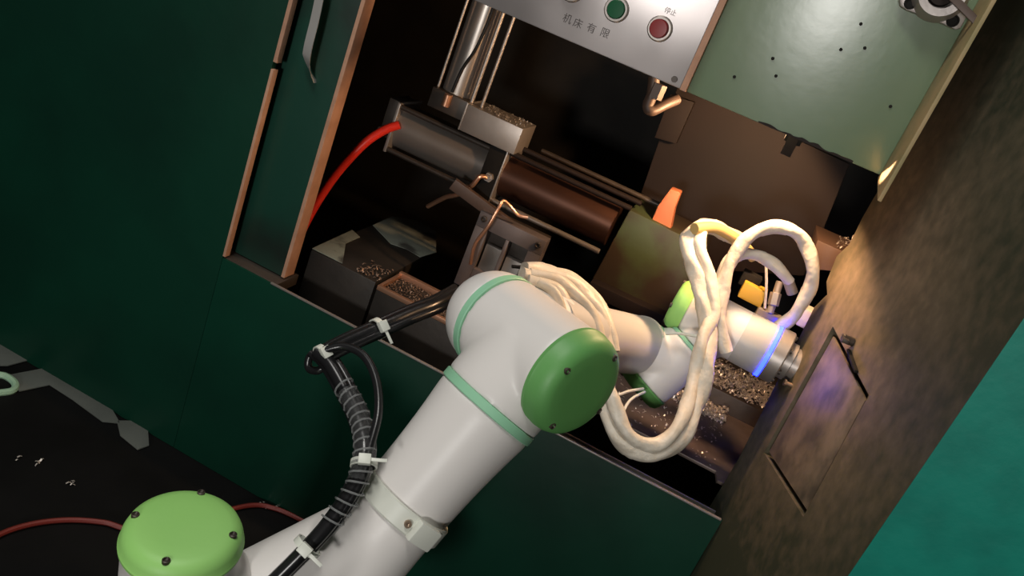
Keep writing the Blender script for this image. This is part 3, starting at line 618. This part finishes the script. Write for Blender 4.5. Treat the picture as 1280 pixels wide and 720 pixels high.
for lab, pts in (('thin pale wire bowed from the wrist to the hose, upper one', ((757, 488, 1.18), (770, 494, 1.19), (786, 489, 1.24), (804, 486, 1.27))), ('thin pale wire curling down from the wrist to the U of hose', ((806, 490, 1.27), (788, 500, 1.24), (778, 520, 1.2), (781, 545, 1.16)))):
    bm = B(); tube(bm, [P(a, b, d=d) for a, b, d in pts], .0022, 8); tag(obj('thin_pale_wire', bm, tie), lab, 'wire', 'thin pale wires below the wrist')
bm = B(); tube(bm, [P(a, b, d=d) for a, b, d in ((832, 417, 1.27), (850, 417, 1.26), (876, 421, 1.24), (905, 424, 1.25))], .0024, 8); tag(obj('cable_tie', bm, tie), 'pale cable tie strapping the hose to the wrist', 'cable tie')
bm = B(); tube(bm, [P(a, b, d=d) for a, b, d in ((868, 286, 1.27), (895, 285, 1.30), (925, 303, 1.33), (942, 322, 1.35))], .009, 12); tag(obj('hose_sleeve', bm, sleeve), 'tan yellow hose sleeve behind the left end of the ring loop', 'hose')
# ------------------------------------------------------------------ black cable bundle along the upper arm
bc = thing('cable_bundle', 'black cables in clear wrap tied along the upper arm', 'cable bundle', P(455, 560, d=.95))
main = [(570, 366, 1.22), (545, 380, 1.16), (510, 394, 1.12), (470, 412, 1.08), (430, 430, 1.05), (404, 444, 1.03)]
low = [(396, 440, 1.03), (412, 455, 1.02), (432, 490, 1.0), (450, 530, .97), (455, 570, .945), (440, 612, .93), (415, 650, .92), (385, 684, .91), (345, 724, .905), (310, 757, .9)]
for off, r, dd in ((0, .0095, 0), (7, .006, -.008), (-7, .0055, .006)):
    bm = B(); tube(bm, [P(a + off * .3, b + off, d=d + dd) for a, b, d in main], r, 12); obj('cable', bm, blackcab, bc)
for off, r, dd in ((0, .0085, 0), (9, .006, .012), (-8, .005, .008)):
    bm = B(); tube(bm, [P(a + off, b - off * .2, d=d + dd) for a, b, d in low], r, 12); obj('cable', bm, blackcab, bc)
bm = B(); tube(bm, [P(a, b, d=d) for a, b, d in ((405, 438, 1.02), (430, 433, 1.02), (455, 445, 1.01), (470, 475, .99), (473, 515, .965), (462, 560, .945), (452, 600, .93), (425, 645, .92))], .0052, 12); obj('cable', bm, blackcab, bc)
bm = B(); tube(bm, [P(a, b, d=d) for a, b, d in ((404, 440, 1.05), (388, 445, 1.05), (386, 460, 1.05), (398, 463, 1.04), (412, 452, 1.04))], .005, 12); obj('cable', bm, blackcab, bc)
bm = B(); tube(bm, [P(a, b, d=d) for a, b, d in ((434, 490, .999), (449, 520, .98), (456, 560, .95), (448, 600, .935))], .0125, 16); obj('clear_sleeve', bm, clearw, bc, label='clear spiral wrap with glints')
sp_ = spline([P(a, b, d=d) for a, b, d in ((428, 480, 1.003), (449, 520, .98), (456, 560, .95), (444, 610, .93), (412, 655, .92))], 40); co = []; L = 0
for i, p in enumerate(sp_):
    if i: L += (p - sp_[i - 1]).length
    t_ = (sp_[min(i + 1, len(sp_) - 1)] - sp_[max(0, i - 1)]).normalized(); u_, v_ = frame(t_); th = L / .012 * 2 * math.pi
    co.append(p + (u_ * math.cos(th) + v_ * math.sin(th)) * .0128)
bm = B(); tube(bm, co, .0013, 6, smooth=False); obj('spiral_wrap', bm, glint, bc, label='clear spiral wrap with bright glints')
def ztie(c, ax, r, name='zip_tie'):
    bm = B(); lathe(bm, c - ax * .004, ax, [(0, r - .002), (0, r), (.008, r), (.008, r - .002)], 28)
    tc_ = (CAM - c).normalized(); u_ = (tc_ - tc_.dot(ax) * ax).normalized(); obox(bm, c + u_ * (r + .001), ax, u_.cross(ax), u_, .006, .007, .004, .001)
    tail = u_.cross(ax); obox(bm, c + u_ * (r + .002) + tail * .014, tail, ax, u_, .011, .002, .0007, .0003)
    return obj(name, bm, tie, bc)
def dirp(a, b): return (P(*b[:2], d=b[2]) - P(*a[:2], d=a[2])).normalized()
ztie(P(472, 411, d=1.082), dirp(main[2], main[4]), .0145)
ztie(P(402, 443, d=1.03), dirp(main[4], main[5]), .0125)
ztie(P(455, 580, d=.945), dirp(low[3], low[5]), .0155)
ztie(P(384, 684, d=.912), dirp(low[6], low[8]), .0165)
# ------------------------------------------------------------------ floor items, lower left
zf = -CAM.z
def fl(px, py, h=.002): return P(px, py, Z=zf + h)
for lab, pts in (('grey card strip on the floor along the cabinet foot, longest one', ((52, 462), (85, 470), (136, 506), (150, 530), (128, 528), (90, 500), (62, 482), (24, 490), (10, 470))), ('grey card piece on the floor at the right end of the strip', ((146, 527), (184, 527), (186, 558), (172, 563), (150, 545))), ('dark grey card corner on the floor at the left frame edge', ((-20, 415), (8, 428), (40, 450), (10, 458), (-20, 458)))):
    bm = B(); prism(bm, [fl(*p) for p in pts], V((0, 0, .003)), .0006); tag(obj('card_scrap', bm, scrapm), lab, 'card', 'grey card pieces on the floor')
bm = B()
pts = [fl(*p, .004) for p in ((-14, 492), (14, 489), (19, 480), (6, 470), (-14, 468))]
tube(bm, pts, .007, 8, 6); tag(obj('pale_bracket', bm, palem), 'pale green plastic loop on the floor at the left frame edge', 'bracket')
bm = B(); tube(bm, [fl(*p, .006) for p in ((-30, 690), (0, 668), (40, 655), (85, 650), (130, 653), (170, 662), (240, 650), (310, 632), (345, 636), (380, 652))], .0045, 8); tag(obj('floor_cable', bm, mat('dull_red_cable', (.16, .018, .012), .5)), 'dull red cable on the dark floor behind the robot shoulder', 'cable')
def sp():
    px, py = random.choice(((88, 604), (22, 574), (50, 578), (335, 632), (345, 634), (325, 631)))
    return fl(px + random.uniform(-5, 5), py + random.uniform(-4, 4), .003)
chips('metal_chips', 'few bright metal chips scattered on the dark floor', 26, sp, .002, .005)
lt = thing('ceiling_light', 'long strip light fixture hanging above the robot, out of the picture', 'ceiling light', (-.75, .05, 2.95))
bm = B(); box(bm, (-1.4, -.25, 2.93), (-.1, .35, 2.99), .005); obj('housing', bm, cast, lt)
for x in (-1.2, -.3):
    bm = B(); cyl(bm, V((x, .05, 2.99)), V((x, .05, 3.3)), .006, 8); obj('hanger', bm, dsteel, lt)
